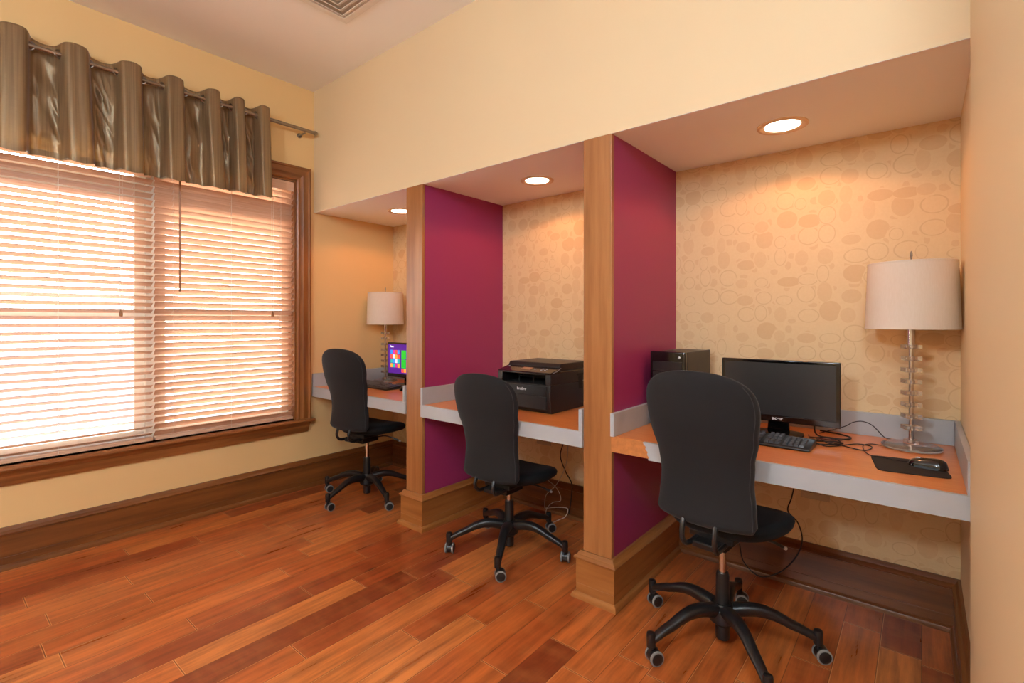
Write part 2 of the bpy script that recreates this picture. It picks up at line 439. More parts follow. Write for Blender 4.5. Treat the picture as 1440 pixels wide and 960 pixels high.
# baseboards
BP = [(0, 0), (.044, 0), (.044, .010), (.040, .019), (.031, .026), (.026, .027), (.026, .062), (.0245, .064), (.026, .066), (.026, .172),
      (.033, .176), (.035, .184), (.030, .191), (.022, .196), (.017, .204), (.012, .211), (0, .211)]
def baseboard(name, path, mat, side=1):
    bm = B(); sweep(bm, path, BP, 0, side); return struct(name, bm, mat, angle=25)
baseboard('baseboard_left', [(XL, -3.2), (XL, YB)], M['oak_y'])
baseboard('baseboard_back_1', [(XL, YB), (P1[0], YB)], M['oak_x'])
baseboard('baseboard_back_2', [(P1[1], YB), (P2[0], YB)], M['oak_x'])
baseboard('baseboard_back_3', [(P2[1], YB), (XR, YB)], M['oak_x'])
for i, (a, b) in enumerate((P1, P2)):
    bm = B(); sweep(bm, [(a, YF), (b, YF)], [(o, z) for o, z in BP], 0, 1)
    # stretch the front piece so that its ends mitre with the side pieces
    for v in bm.verts:
        off = YF - v.co.y
        v.co.x += (-off if v.co.x < (a + b) / 2 else off)
    struct('baseboard_divider_front_%d' % (i + 1), bm, M['honey_x'], angle=25)
    for j, (xx, sgn) in enumerate(((a, -1), (b, 1))):
        bm = B(); path = [(xx, YF), (xx, YB)]
        sweep(bm, path, BP, 0, 1 if sgn > 0 else -1)
        for v in bm.verts:
            if v.co.y < YF + .01: v.co.y -= abs(v.co.x - xx)
        struct('baseboard_divider_side_%d' % (2 * i + j + 1), bm, M['honey_y'], angle=25)
bm = B(); sweep(bm, [(XR, YF), (XR, YB)], [(o * .8, z) for o, z in BP], 0, -1); struct('baseboard_right', bm, M['oak_y'], angle=25)

# ------------------------------------------------------------------ window
win = bpy.data.objects.new('window_1', None); COL.objects.link(win); win['kind'] = 'structure'
CP = [(0, 0), (.014, 0), (.020, .010), (.016, .022), (.018, .034), (.024, .046), (.020, .058), (.022, .085), (.030, .092), (.030, .104), (0, .104)]  # (out of wall, across)
def casing_piece(kind, side=1):
    bm = B()
    if kind == 'v':
        rings = []
        for top in (0, 1):
            z = WZ0 - .0 if not top else WZ1
            yb = WY1 if side > 0 else WY0
            rings.append([Vector((XL + o, yb + side * c, (z + c) if top else z)) for o, c in CP])
        loft(bm, rings)
        return obj('window_casing', bm, M['casing_z'], win, angle=25)
    rings = [[Vector((XL + o, WY0 - c, WZ1 + c)) for o, c in CP], [Vector((XL + o, WY1 + c, WZ1 + c)) for o, c in CP]]
    loft(bm, rings); return obj('window_casing', bm, M['casing_y'], win, angle=25)
casing_piece('v', 1); casing_piece('v', -1); casing_piece('h')
bm = B()  # stool
prism(bm, [(XL - .15, WZ0 - .022), (XL + .05, WZ0 - .022), (XL + .058, WZ0 - .012), (XL + .056, WZ0 - .002), (XL + .05, WZ0), (XL - .15, WZ0)], WY0 + .001, WY1 - .001, 1)
prism(bm, [(XL + .0005, WZ0 - .022), (XL + .05, WZ0 - .022), (XL + .058, WZ0 - .012), (XL + .056, WZ0 - .002), (XL + .05, WZ0), (XL + .0005, WZ0)], WY1 - .001, WY1 + .125, 1)
prism(bm, [(XL + .0005, WZ0 - .022), (XL + .05, WZ0 - .022), (XL + .058, WZ0 - .012), (XL + .056, WZ0 - .002), (XL + .05, WZ0), (XL + .0005, WZ0)], WY0 - .125, WY0 + .001, 1)
obj('window_sill', bm, M['casing_y'], win, angle=25)
bm = B()
pr = [(XL, WZ0 - .10), (XL + .012, WZ0 - .10), (XL + .016, WZ0 - .088), (XL + .022, WZ0 - .074), (XL + .024, WZ0 - .05), (XL + .034, WZ0 - .036), (XL + .038, WZ0 - .0225), (XL, WZ0 - .0225)]
rings = [[Vector((a, WY0 - .10 + (WZ0 - .0225 - b) * .15, b)) for a, b in pr], [Vector((a, WY1 + .10 - (WZ0 - .0225 - b) * .15, b)) for a, b in pr]]
loft(bm, rings); obj('window_apron', bm, M['casing_y'], win, angle=25)
# jambs lining the opening
bm = B()
bx(bm, XL - .15, XL + .002, WY1 - .012, WY1, WZ0, WZ1); bx(bm, XL - .15, XL + .002, WY0, WY0 + .012, WZ0, WZ1); bx(bm, XL - .15, XL + .002, WY0 + .012, WY1 - .012, WZ1 - .012, WZ1)
obj('window_jamb', bm, M['casing_z'], win, smooth=False)
YM = .947
bm = B(); bx(bm, XL - .15, XL - .075, YM - .03, YM + .03, WZ0, WZ1 - .012); obj('window_mullion', bm, M['white'], win, smooth=False, bevel=.003)
for (a, b) in ((WY0 + .012, YM - .03), (YM + .03, WY1 - .012)):
    bm = B(); x0, x1 = XL - .135, XL - .095
    bx(bm, x0, x1, a, a + .05, WZ0, WZ1 - .012); bx(bm, x0, x1, b - .05, b, WZ0, WZ1 - .012)
    bx(bm, x0, x1, a + .05, b - .05, WZ0, WZ0 + .07); bx(bm, x0, x1, a + .05, b - .05, 1.275, 1.315)
    bx(bm, x0, x1, a + .05, b - .05, 1.99, 2.12); bx(bm, x0, x1, a + .05, b - .05, WZ1 - .05, WZ1 - .012)
    sash = obj('window_sash', bm, M['white'], win, smooth=False)
    bm = B(); bx(bm, XL - .118, XL - .114, a + .045, b - .045, WZ0 + .06, WZ1 - .04); obj('window_pane', bm, M['glass'], sash, smooth=False)

# blinds
def blind(y0, y1, label, tilt, wand_y, cord_y, nslat_shift=0.0):
    t = thing('window_blind', label, 'window blind', (XL - .034, (y0 + y1) / 2, WZ0 + .006), 0, 'wooden blinds in the window')
    w = (y1 - y0) / 2; H = WZ1 - .014 - (WZ0 + .006)
    bm = B(); N = 40; pitch = (H - .07 - .03) / N
    c, s = math.cos(R(tilt)), math.sin(R(tilt))
    for i in range(N + 1):
        z = .042 + i * pitch + nslat_shift
        prof = []
        sag = random.uniform(-.0006, .0006)
        for (a, b) in ((-.025, -.0013), (-.012, -.0005), (.012, -.0005), (.025, -.0013), (.025, .0013), (.012, .0022), (-.012, .0022), (-.025, .0013)):
            prof.append((a * c + b * s, z + sag - a * s + b * c))
        prism(bm, prof, -w, w, 1)
    obj('slats', bm, M['slat'], t, angle=30)
    bm = B(); bx(bm, -.025, .022, -w, w, .002, .022); obj('bottom_rail', bm, M['slat'], t, bevel=.003)
    bm = B(); bx(bm, -.028, .025, -w, w, H - .055, H - .001); bx(bm, .025, .033, -w, w, H - .07, H - .001); obj('headrail', bm, M['slat'], t, bevel=.002)
    for f in (-.78, 0.0, .78):
        bm = B()
        for xo in (-.026, .026): tube(bm, [(xo, w * f, .012), (xo, w * f, H - .05)], .0009, 6)
        for i in range(N + 1):
            z = .042 + i * pitch + nslat_shift - .004
            tube(bm, [(-.026, w * f, z + .5 * s * .05), (.026, w * f, z - .5 * s * .05)], .0006, 4)
        obj('ladder_cord', bm, M['white'], t)
    if wand_y is not None:
        bm = B(); yy = wand_y - (y0 + y1) / 2; tube(bm, [(.036, yy, H - .06), (.037, yy, H - .85)], .006, 8); obj('tilt_wand', bm, M['honey'], t)
    bm = B(); yy = cord_y - (y0 + y1) / 2
    for d in (-.006, .006): tube(bm, [(.034, yy + d, H - .06), (.036, yy + d, .80)], .0009, 6)
    cd = obj('lift_cord', bm, M['white'], t)
    bm = B(); lathe(bm, [(.002, .805), (.006, .795), (.009, .775), (.008, .765), (.004, .762)], 12, (.036, yy, 0)); obj('tassel', bm, M['casing_z'], cd)
    return t
blind(.075, .941, 'wooden slat blind over the left half of the window, washed out by bright daylight', -23, None, .78)
blind(.953, 1.821, 'wooden slat blind over the right half of the window with a hanging wand', -43, 1.08, 1.66)

# curtain rod and valance
RX, RZ = -3.53, 2.68
t = thing('curtain_rod', 'brushed nickel curtain rod running along the wall above the window', 'curtain rod')
bm = B(); tube(bm, [(RX, -.25, RZ), (RX, 1.93, RZ)], .0125, 20); obj('rod', bm, M['nickel'], t)
for y, d in ((-.25, -1), (1.93, 1)):
    bm = B(); lathe_axis(bm, [(.0125, 0), (.016, .001), (.016, .018), (.013, .022)], (RX, y, RZ), (0, d, 0), 20); obj('end_cap', bm, M['nickel'], t)
for y in (-.2, 1.86):
    bm = B(); tube(bm, [(XL + .0005, y, RZ - .02), (XL + .03, y, RZ - .02), (RX - .002, y, RZ - .018)], .006, 10); lathe_axis(bm, [(.018, 0), (.018, .004)], (XL + .0005, y, RZ - .02), (1, 0, 0), 16)
    obj('bracket', bm, M['nickel'], t)

FL = [-.14, .09, .326, .555, .806, 1.018, 1.238, 1.385, 1.551]    # fold centres along the wall
def fold_phase(y):
    for i in range(len(FL) - 1):
        if y <= FL[i + 1] or i == len(FL) - 2:
            return (y - FL[i]) / (FL[i + 1] - FL[i]) + i
    return 0
def val_x(y, z):
    ph = fold_phase(y) * 2 * PI
    c = math.cos(ph)
    f = math.tanh(3.2 * c) / math.tanh(3.2)
    h = (2.78 - z) / .64
    amp = .040 + .012 * h
    x = RX + amp * f
    back = max(0, -f)
    n1 = noise.noise(Vector((y * 11, z * 5, 3))) ; n2 = noise.noise(Vector((y * 17 + z * 4, z * 4.5, 9)))
    x += (.018 * n1 + .026 * (1 - abs(n2) * 2.4)) * back * min(1, max(0, (2.70 - z) * 5)) * max(0, 1 - h * .75)
    x += .004 * noise.noise(Vector((y * 25, z * 1.2, 1)))
    return x
bm = B()
NY, NZ = 520, 64
Y0, Y1 = -.19, 1.607
def ztop(y): return 2.738 + .012 * math.cos(fold_phase(y) * 2 * PI) + .003 * noise.noise(Vector((y * 9, 0, 0)))
def zbot(y): return 2.124 + .008 * (y / 1.6) - .012 * math.cos(fold_phase(y) * 2 * PI)
grid = []
for i in range(NY + 1):
    y = Y0 + (Y1 - Y0) * i / NY; row = []
    for j in range(NZ + 1):
        z = ztop(y) + (zbot(y) - ztop(y)) * j / NZ
        h = (2.78 - z) / .64
        ph = fold_phase(y)
        k = int(round(ph)); sk = [.0, .01, -.008, .03, .012, .012, .035, .022, .02][min(max(k, 0), 8)]
        row.append(bm.verts.new((val_x(y, z), y + sk * h * .8, z)))
    grid.append(row)
for i in range(NY):
    for j in range(NZ):
        bm.faces.new((grid[i][j], grid[i + 1][j], grid[i + 1][j + 1], grid[i][j + 1]))
tv = thing('valance', 'bronze grommet valance hanging in folds from the rod over the window', 'curtain')
cl = obj('curtain_fabric', bm, M['valance'], tv, angle=80)
so = cl.modifiers.new('thickness', 'SOLIDIFY'); so.thickness = .0012; so.offset = 0
bm = B()   # hem
rows = []
for i in range(NY + 1):
    y = Y0 + (Y1 - Y0) * i / NY; zb = zbot(y); rr = []
    ph = fold_phase(y); k = int(round(ph)); sk = [.0, .01, -.008, .03, .012, .012, .035, .022, .02][min(max(k, 0), 8)]
    for (dz, dx) in ((.030, .0012), (.030, .0018), (-.001, .0018), (-.001, -.0018), (.030, -.0018), (.030, -.0012)):
        z = zb + dz
        rr.append(Vector((val_x(y, z) + dx, y + sk * (2.78 - z) / .64 * .8, z)))
    rows.append(rr)
loft(bm, rows, False, 0, closed=False); obj('hem', bm, M['valance'], cl, angle=60)
for i in range(len(FL) - 1):
    for f in (.25, .75):
        y = FL[i] + (FL[i + 1] - FL[i]) * f
        if y > Y1: continue
        bm = B(); sg = -1 if f == .25 else 1
        ax = Vector((1, sg * .45, 0)).normalized(); u, w = frame_of(ax)
        rings = []
        for q in range(21):
            a = 2 * PI * q / 20; ctr = Vector((RX, y, RZ)) + (u * math.cos(a) + w * math.sin(a)) * .021
            rd = (u * math.cos(a) + w * math.sin(a))
            rings.append([ctr + rd * .004 * math.cos(b) + ax * .0022 * math.sin(b) for b in [2 * PI * e / 8 for e in range(8)]])
        loft(bm, rings, False); obj('grommet', bm, M['nickel'], tv)

# ------------------------------------------------------------------ ceiling vent
t = thing('ceiling_vent', 'square white stepped-louvre air vent in the ceiling above the window side', 'air vent', (-2.63 + .27, 1.64 - .27, ZC))
def sqring(bm, r0, r1, z0, z1, th=.002):
    # sloping square louvre between half-widths r0 (inner) and r1 (outer)
    def sq(r, z): return [Vector((-r, -r, z)), Vector((r, -r, z)), Vector((r, r, z)), Vector((-r, r, z))]
    loft(bm, [sq(r0, z0), sq(r1, z1), sq(r1 + th, z1), sq(r0 + th, z0 - th), sq(r0, z0)], False)
bm = B()
def sq(r, z): return [Vector((-r, -r, z)), Vector((r, -r, z)), Vector((r, r, z)), Vector((-r, r, z))]
loft(bm, [sq(.27, 0), sq(.27, -.006), sq(.235, -.010), sq(.228, -.010), sq(.228, 0)], False); obj('frame', bm, M['white'], t, smooth=False)
for r in (.200, .165, .130, .095, .060, .025):
    bm = B(); sqring(bm, r, r + .022, -.012, -.002); obj('louvre', bm, M['white'], t, smooth=False)
bm = B(); bx(bm, -.228, .228, -.228, .228, -.001, .0); obj('backing', bm, plain('vent_duct_grey', srgb(205, 192, 172), .8), t, smooth=False)

# ------------------------------------------------------------------ downlights
def area_spot(name, loc, power, col, size, ang, blend):
    d = bpy.data.lights.new(name, 'SPOT'); d.energy = power; d.color = col; d.shadow_soft_size = size; d.spot_size = R(ang); d.spot_blend = blend
    o = bpy.data.objects.new(name, d); COL.objects.link(o); o.location = loc; return o
DL = [(-3.046, 'lit recessed downlight in the left bay ceiling, half hidden behind the first wooden post'),
      (-1.757, 'lit recessed downlight in the ceiling of the middle bay above the printer'),
      (-.457, 'large lit recessed downlight in the ceiling of the right bay')]
for x, lab in DL:
    yy = 2.36
    t = thing('recessed_light', lab, 'ceiling light', (x, yy, ZS), 0, 'downlights in the desk bays')
    bm = B(); lathe(bm, [(.098, -.0005), (.097, -.005), (.090, -.008), (.082, -.007), (.070, -.002), (.066, -.001)], 48, (0, 0, -.001), cap=False); obj('trim_ring', bm, plain('ring_enamel', srgb(226, 190, 150), .35, var=.02), t)
    bm = B(); lathe(bm, [(.0, -.0022), (.03, -.0032), (.06, -.003), (.069, -.002), (.069, -.001)], 40, (0, 0, -.001), cap=False); obj('lens', bm, M['lens'], t)
    area_spot('downlight', (x, yy, ZS - .012), 7, (1, .34, .08), .04, 150, .22)

# ------------------------------------------------------------------ unseen globe lights added behind the camera to brighten the room
for (x, y, dz, pw, lab) in ((.22, -.35, .45, 58, 'added globe fill light hung out of view behind the camera, nearer the bays'), (-.9, -1.7, .62, 92, 'added globe fill light hung out of view behind the camera, further back in the room')):
    t = thing('added_fill_pendant', lab, 'ceiling light', (x, y, ZC), 0, 'added fill globes behind the camera')
    bm = B(); lathe(bm, [(.06, 0), (.06, -.015), (.045, -.03), (.01, -.034)], 32, (0, 0, -.0005)); obj('canopy', bm, M['nickel'], t)
    bm = B(); tube(bm, [(0, 0, -.03), (0, 0, -dz + .15)], .006, 10); obj('stem', bm, M['nickel'], t)
    bm = B(); lathe(bm, [(.16 * math.sin(PI * k / 20) + .0001, -dz - .16 * math.cos(PI * k / 20)) for k in range(21)][::-1], 40); obj('glowing_fill_globe', bm, emis('fill_light_globe', (.78, .93, 1.07, 1), pw), t)

# ------------------------------------------------------------------ desks
def desk(x0, x1, lab, chip=False):
    t = thing('built_in_desk', lab, 'desk', (x0, YF, 0), 0, 'built-in desks in the bays')
    W = x1 - x0; D = YB - YF; ZL = .684
    bm = B(); bx(bm, .0015, W - .0015, .0015, D - .0015, ZD - .03, ZD); obj('desktop', bm, M['desktop'], t, smooth=False)
    bm = B()
    if not chip:
        bx(bm, .001, W - .001, -.016, .0012, ZL, ZD - .0008)
        obj('front_edge', bm, M['grey_lam'], t, smooth=False)
    else:
        # laminate broken away at the left end with a ragged edge
        zt = ZD - .0008
        pr = [(.155, zt), (W - .001, zt), (W - .001, ZL), (.178, ZL), (.181, ZL + .012), (.174, ZL + .022), (.176, ZL + .034), (.166, ZL + .045), (.168, ZL + .055), (.158, ZL + .064)]
        prism(bm, pr, -.016, .0012, 1); obj('front_edge', bm, M['grey_lam'], t, smooth=False)
        bm = B(); bx(bm, .001, .185, -.006, .0010, ZL + .004, zt - .0005); obj('exposed_core', bm, M['particle'], t, smooth=False)['label'] = 'bare orange particle board where the grey edging has broken off'
    bm = B(); bx(bm, .02, W - .02, D - .0215, D - .0015, ZD + .0005, ZD + .102); obj('back_splash', bm, M['grey_lam'], t, smooth=False, bevel=.001)
    bm = B(); bx(bm, .0015, .0195, -.016, D - .0015, ZD + .0005, ZD + .102); obj('side_splash', bm, M['grey_lam'], t, smooth=False, bevel=.001)
    bm = B(); bx(bm, W - .0195, W - .0015, -.016, D - .0015, ZD + .0005, ZD + .102); obj('side_splash', bm, M['grey_lam'], t, smooth=False, bevel=.001)
    bm = B(); bx(bm, .03, W - .03, D - .03, D - .0015, ZD - .09, ZD - .031); obj('wall_cleat', bm, M['honey_x'], t, smooth=False)
    return t
desk(XL, P1[0], 'built-in orange laminate desk with grey edging in the left bay beside the window')
desk(P1[1], P2[0], 'built-in orange laminate desk with grey edging in the middle bay under the printer')
desk(P2[1], XR, 'built-in orange laminate desk in the right bay, its grey edging chipped at the left end', True)

# ------------------------------------------------------------------ office chairs
def superell(a, b, p, n, cx=0, cyy=0):
    out = []
    for k in range(n):
        th = 2 * PI * k / n; c, s = math.cos(th), math.sin(th)
        out.append((cx + a * math.copysign(abs(c) ** (2 / p), c), cyy + b * math.copysign(abs(s) ** (2 / p), s)))
    return out
def office_chair(loc, rz, leg0, zb, zs, label, axles):
    t = thing('office_chair', label, 'office chair', loc, rz, 'black office chairs at the desks')
    H = .555
    def hw(v):
        if v > .74: return .209 * max(0, 1 - ((v - .74) / .26) ** 2.9) ** (1 / 2.4)
        pts = [(0, .186), (.12, .180), (.28, .172), (.42, .178), (.58, .198), (.74, .209)]
        for (a, wa), (b, wb) in zip(pts, pts[1:]):
            if v <= b:
                f = (v - a) / (b - a); f = f * f * (3 - 2 * f); return wa + (wb - wa) * f
        return .209
    def yc(v): return -.188 + .022 * math.sin(PI * min(1, v / .62)) - .075 * v ** 1.6
    vs = [0, .006, .018, .035, .06] + [.06 + (.74 - .06) * k / 16 for k in range(1, 17)] + [.74 + .26 * math.sin(PI / 2 * k / 12) for k in range(1, 13)]
    rings = []
    for v in vs:
        w = hw(v) if v < .9999 else .012
        th = .030
        if v < .035: th *= (.35 + .65 * math.sin(PI / 2 * v / .035)); w -= .012 * (1 - v / .035)
        if v > .74: th *= max(.12, 1 - ((v - .74) / .26) ** 3.2) ** .5
        w = max(w, .012)
        ring = []
        for (x, y) in superell(w, th, 3.2, 48):
            xx = x / .2
            ring.append(Vector((x, yc(v) + y + .030 * xx * xx - .0, zb + H * v - .014 * (1 - xx * xx) * max(0, 1 - v * 3))))
        rings.append(ring)
    bm = B(); loft(bm, rings); br = obj('backrest', bm, M['chair_fabric'], t, angle=60)
    # piping seams round the rear panel
    for sgn in (-1, 1):
        pts = []
        for k in range(30):
            v = .02 + .90 * k / 29; w = hw(v) * .955; xx = w / .2
            th = .030 * (1 if v < .74 else max(.12, 1 - ((v - .74) / .26) ** 3.2) ** .5)
            pts.append(Vector((sgn * w, yc(v) + .030 * xx * xx - th * (1 - .955 ** 3.2) ** (1 / 3.2) - .0002, zb + H * v)))
        bm = B(); tube(bm, pts, .0012, 6); obj('piping', bm, M['piping'], br)
    # seat
    rings = []
    for (z, sc) in ((-.070, .50), (-.068, .78), (-.060, .91), (-.045, .98), (-.028, 1.0), (-.014, .985), (-.005, .94), (0, .85), (.001, .6), (-.003, .25)):
        ring = []
        for (x, y) in superell(.226 * sc, .202 * sc, 3.0, 56):
            x *= 1 - .20 * max(0, -y / .2)
            dz = -.032 * max(0, (y - .05) / .15) ** 2 - .010 * (1 - (x / .23) ** 2) * (1 if z > -.02 else 0)
            ring.append(Vector((x, y + .045, zs + z + dz)))
        rings.append(ring)
    bm = B(); loft(bm, rings); obj('seat', bm, M['seat_fabric'], t, angle=60)
    # mechanism
    bm = B(); bx(bm, -.085, .085, -.11, .12, zs - .095, zs - .068); bx(bm, -.045, .045, -.08, .07, zs - .14, zs - .105)
    bx(bm, -.05, .05, -.16, -.08, zs - .115, zs - .090)
    obj('mechanism', bm, M['black_plastic'], t, bevel=.006)
    for sx in (-.055, .055):
        bm = B(); yb = yc(.1)
        pts = smooth_path([(sx, -.07, zs - .092), (sx, -.14, zs - .098), (sx * 1.05, -.190, zs - .094), (sx * 1.1, -.214, zs - .066), (sx * 1.1, -.208, zb - .012), (sx * 1.1, yc(.06) + .002, zb + .035)], 5)
        tube(bm, pts, .0095, 8, flat=1.0); obj('back_bracket', bm, M['black_plastic'], t)
    bm = B(); tube(bm, smooth_path([(.04, .05, zs - .115), (.10, .08, zs - .105), (.15, .12, zs - .125)], 5), .0045, 8); tube(bm, [(.148, .118, zs - .124), (.178, .14, zs - .142)], [.0055, .0065], 10)
    lv = obj('height_lever', bm, M['black_plastic'], t)
    bm = B(); lathe_axis(bm, [(.0068, 0), (.0068, .012), (.0035, .015)], (.176, .139, zs - .141), (.03, .022, -.018), 12); obj('lever_tip', bm, M['silver'], lv)
    # column
    bm = B(); lathe(bm, [(.014, .20), (.014, zs - .13)], 20); obj('gas_cylinder', bm, M['chrome'], t)
    top = min(.285, zs - .19)
    bm = B(); lathe(bm, [(.026, .13), (.0245, top - .01), (.022, top), (.0145, top)], 24); obj('column_cover', bm, M['black_plastic'], t)
    bm = B(); lathe(bm, [(.024, .028), (.026, .034), (.027, .08), (.05, .10), (.054, .125), (.052, .15), (.045, .158), (.036, .162), (.034, .168), (.027, .168)], 32)
    obj('hub', bm, M['black_plastic'], t)
    for i in range(5):
        a = leg0 + i * 2 * PI / 5 - rz
        er = Vector((math.cos(a), math.sin(a), 0)); et = Vector((-er.y, er.x, 0)); up = Vector((0, 0, 1))
        rings = []
        K = 14
        for k in range(K + 1):
            f = k / K; r = .036 + (.322 - .036) * f
            z = .142 + .016 * math.sin(PI * min(1, f / .7)) - .056 * f ** 2.9
            w = .029 - .012 * f; h = .027 - .012 * f
            ring = []
            for (px, pz) in superell(w, h, 2.6, 16):
                if pz < -h * .4: px *= .8
                ring.append(er * r + et * px + up * (z + pz))
            rings.append(ring)
        bm = B(); loft(bm, rings)
        e = er * .33
        lathe(bm, [(.0135, .062), (.0165, .066), (.0165, .108), (.0145, .116), (.008, .119)], 20, (e.x, e.y, 0))
        obj('leg', bm, M['black_plastic'], t, angle=50)
        # caster: the axle points along world angle axles[i]
        ca = axles[i] - rz; ax = Vector((math.cos(ca), math.sin(ca), 0)); tr = Vector((-ax.y, ax.x, 0))
        cc = e + tr * .014 + up * .0275
        bm = B(); lathe(bm, [(.009, .045), (.009, .063)], 12, (e.x, e.y, 0))
        lathe_axis(bm, [(.018, -.0145), (.0255, -.0135), (.0255, .0135), (.018, .0145)], cc + up * .002, ax, 24)
        cs = obj('caster', bm, M['black_plastic'], t, angle=50)
        for sg in (-1, 1):
            bm = B(); lathe_axis(bm, [(.014, .0148), (.0262, .0148), (.0275, .0160), (.0275, .0205), (.0264, .0230), (.0228, .0240), (.0220, .0236)], cc, ax * sg, 32, 0)
            lathe_axis(bm, [(.0218, .0225), (.0218, .0242), (.018, .0262), (.008, .0262)], cc, ax * sg, 28, 1)
            obj('wheel', bm, [M['tyre'], M['black_plastic']], cs, angle=40)
    return t
def lookat(x, y, off=0): return math.atan2(-y, -x) + R(off)
CA, CB_, CC = (-.601, 2.022), (-1.760, 2.105), (-3.081, 2.088)
def axl(c, leg0, offs):
    r = []
    for i, o in enumerate(offs):
        a = leg0 + i * 2 * PI / 5; x = c[0] + .33 * math.cos(a); y = c[1] + .33 * math.sin(a)
        r.append(lookat(x, y, o))
    return r
office_chair((*CA, 0), R(-6), R(23), .535, .535, 'black office chair with tall rounded back at the right desk, nearest the camera', axl(CA, R(23), [25, 0, 35, 30, 0]))
office_chair((*CB_, 0), R(2), R(-60), .442, .465, 'black office chair set lowest, at the middle desk in front of the printer', axl(CB_, R(-60), [5, 80, 20, 0, 75]))
office_chair((*CC, 0), R(8), R(-11.5), .523, .538, 'black office chair at the left desk beside the window, furthest from the camera', axl(CC, R(-11.5), [10, 0, 0, 15, 25]))

# ------------------------------------------------------------------ table lamps
def table_lamp(loc, rz, label):
    t = thing('table_lamp', label, 'lamp', loc, rz, 'acrylic table lamps with white drum shades')
    bm = B(); lathe(bm, [(.088, .0005), (.098, .003), (.098, .010), (.090, .015), (.060, .017), (.026, .019), (.026, .034), (.022, .036), (.008, .036)], 48); obj('base', bm, M['acrylic'], t)
    bm = B(); lathe(bm, [(.0085, .02), (.0085, .40), (.013, .402), (.013, .485), (.010, .487)], 20); obj('stem', bm, M['chrome'], t)
    for k in range(8):
        z = .083 + k * .0462; bm = B()
        a = .0265; bx(bm, -a, a, -a, a, z - .0085, z + .0085)
        o = obj('acrylic_block', bm, M['acrylic'], t, bevel=.0015)
    bm = B()
    lathe(bm, [(.152, .478), (.1425, .742), (.1405, .742), (.150, .478), (.152, .478)], 64, cap=False); sh = obj('shade', bm, M['shade'], t)
    for (r, z) in ((.1518, .480), (.1425, .740)):
        bm = B(); rings = []
        for q in range(65):
            a = 2 * PI * q / 64; rings.append([Vector(((r + .0014 * math.cos(b)) * math.cos(a), (r + .0014 * math.cos(b)) * math.sin(a), z + .003 * math.sin(b))) for b in [2 * PI * e / 8 for e in range(8)]])
        loft(bm, rings, False); obj('shade_trim', bm, M['shade'], sh)
    bm = B(); tube(bm, [(0, 0, .48), (0, 0, .735)], .004, 8)
    for k in range(3):
        a = k * 2 * PI / 3; tube(bm, [(0, 0, .73), (.141 * math.cos(a), .141 * math.sin(a), .73)], .0015, 6)
    lathe(bm, [(.003, .735), (.003, .765), (.005, .77), (.0045, .782), (.001, .79)], 12); obj('harp', bm, M['nickel'], t)
    bm = B(); lathe(bm, [(.012, .49), (.028, .53), (.030, .56), (.022, .59), (.004, .605)], 20); obj('bulb', bm, M['white'], t)
    return t
table_lamp((-.032, 2.552, ZD), R(25), 'acrylic block table lamp with white drum shade on the right desk')
table_lamp((-3.463, 2.525, ZD), R(-5), 'acrylic block table lamp with white drum shade on the left desk by the window')

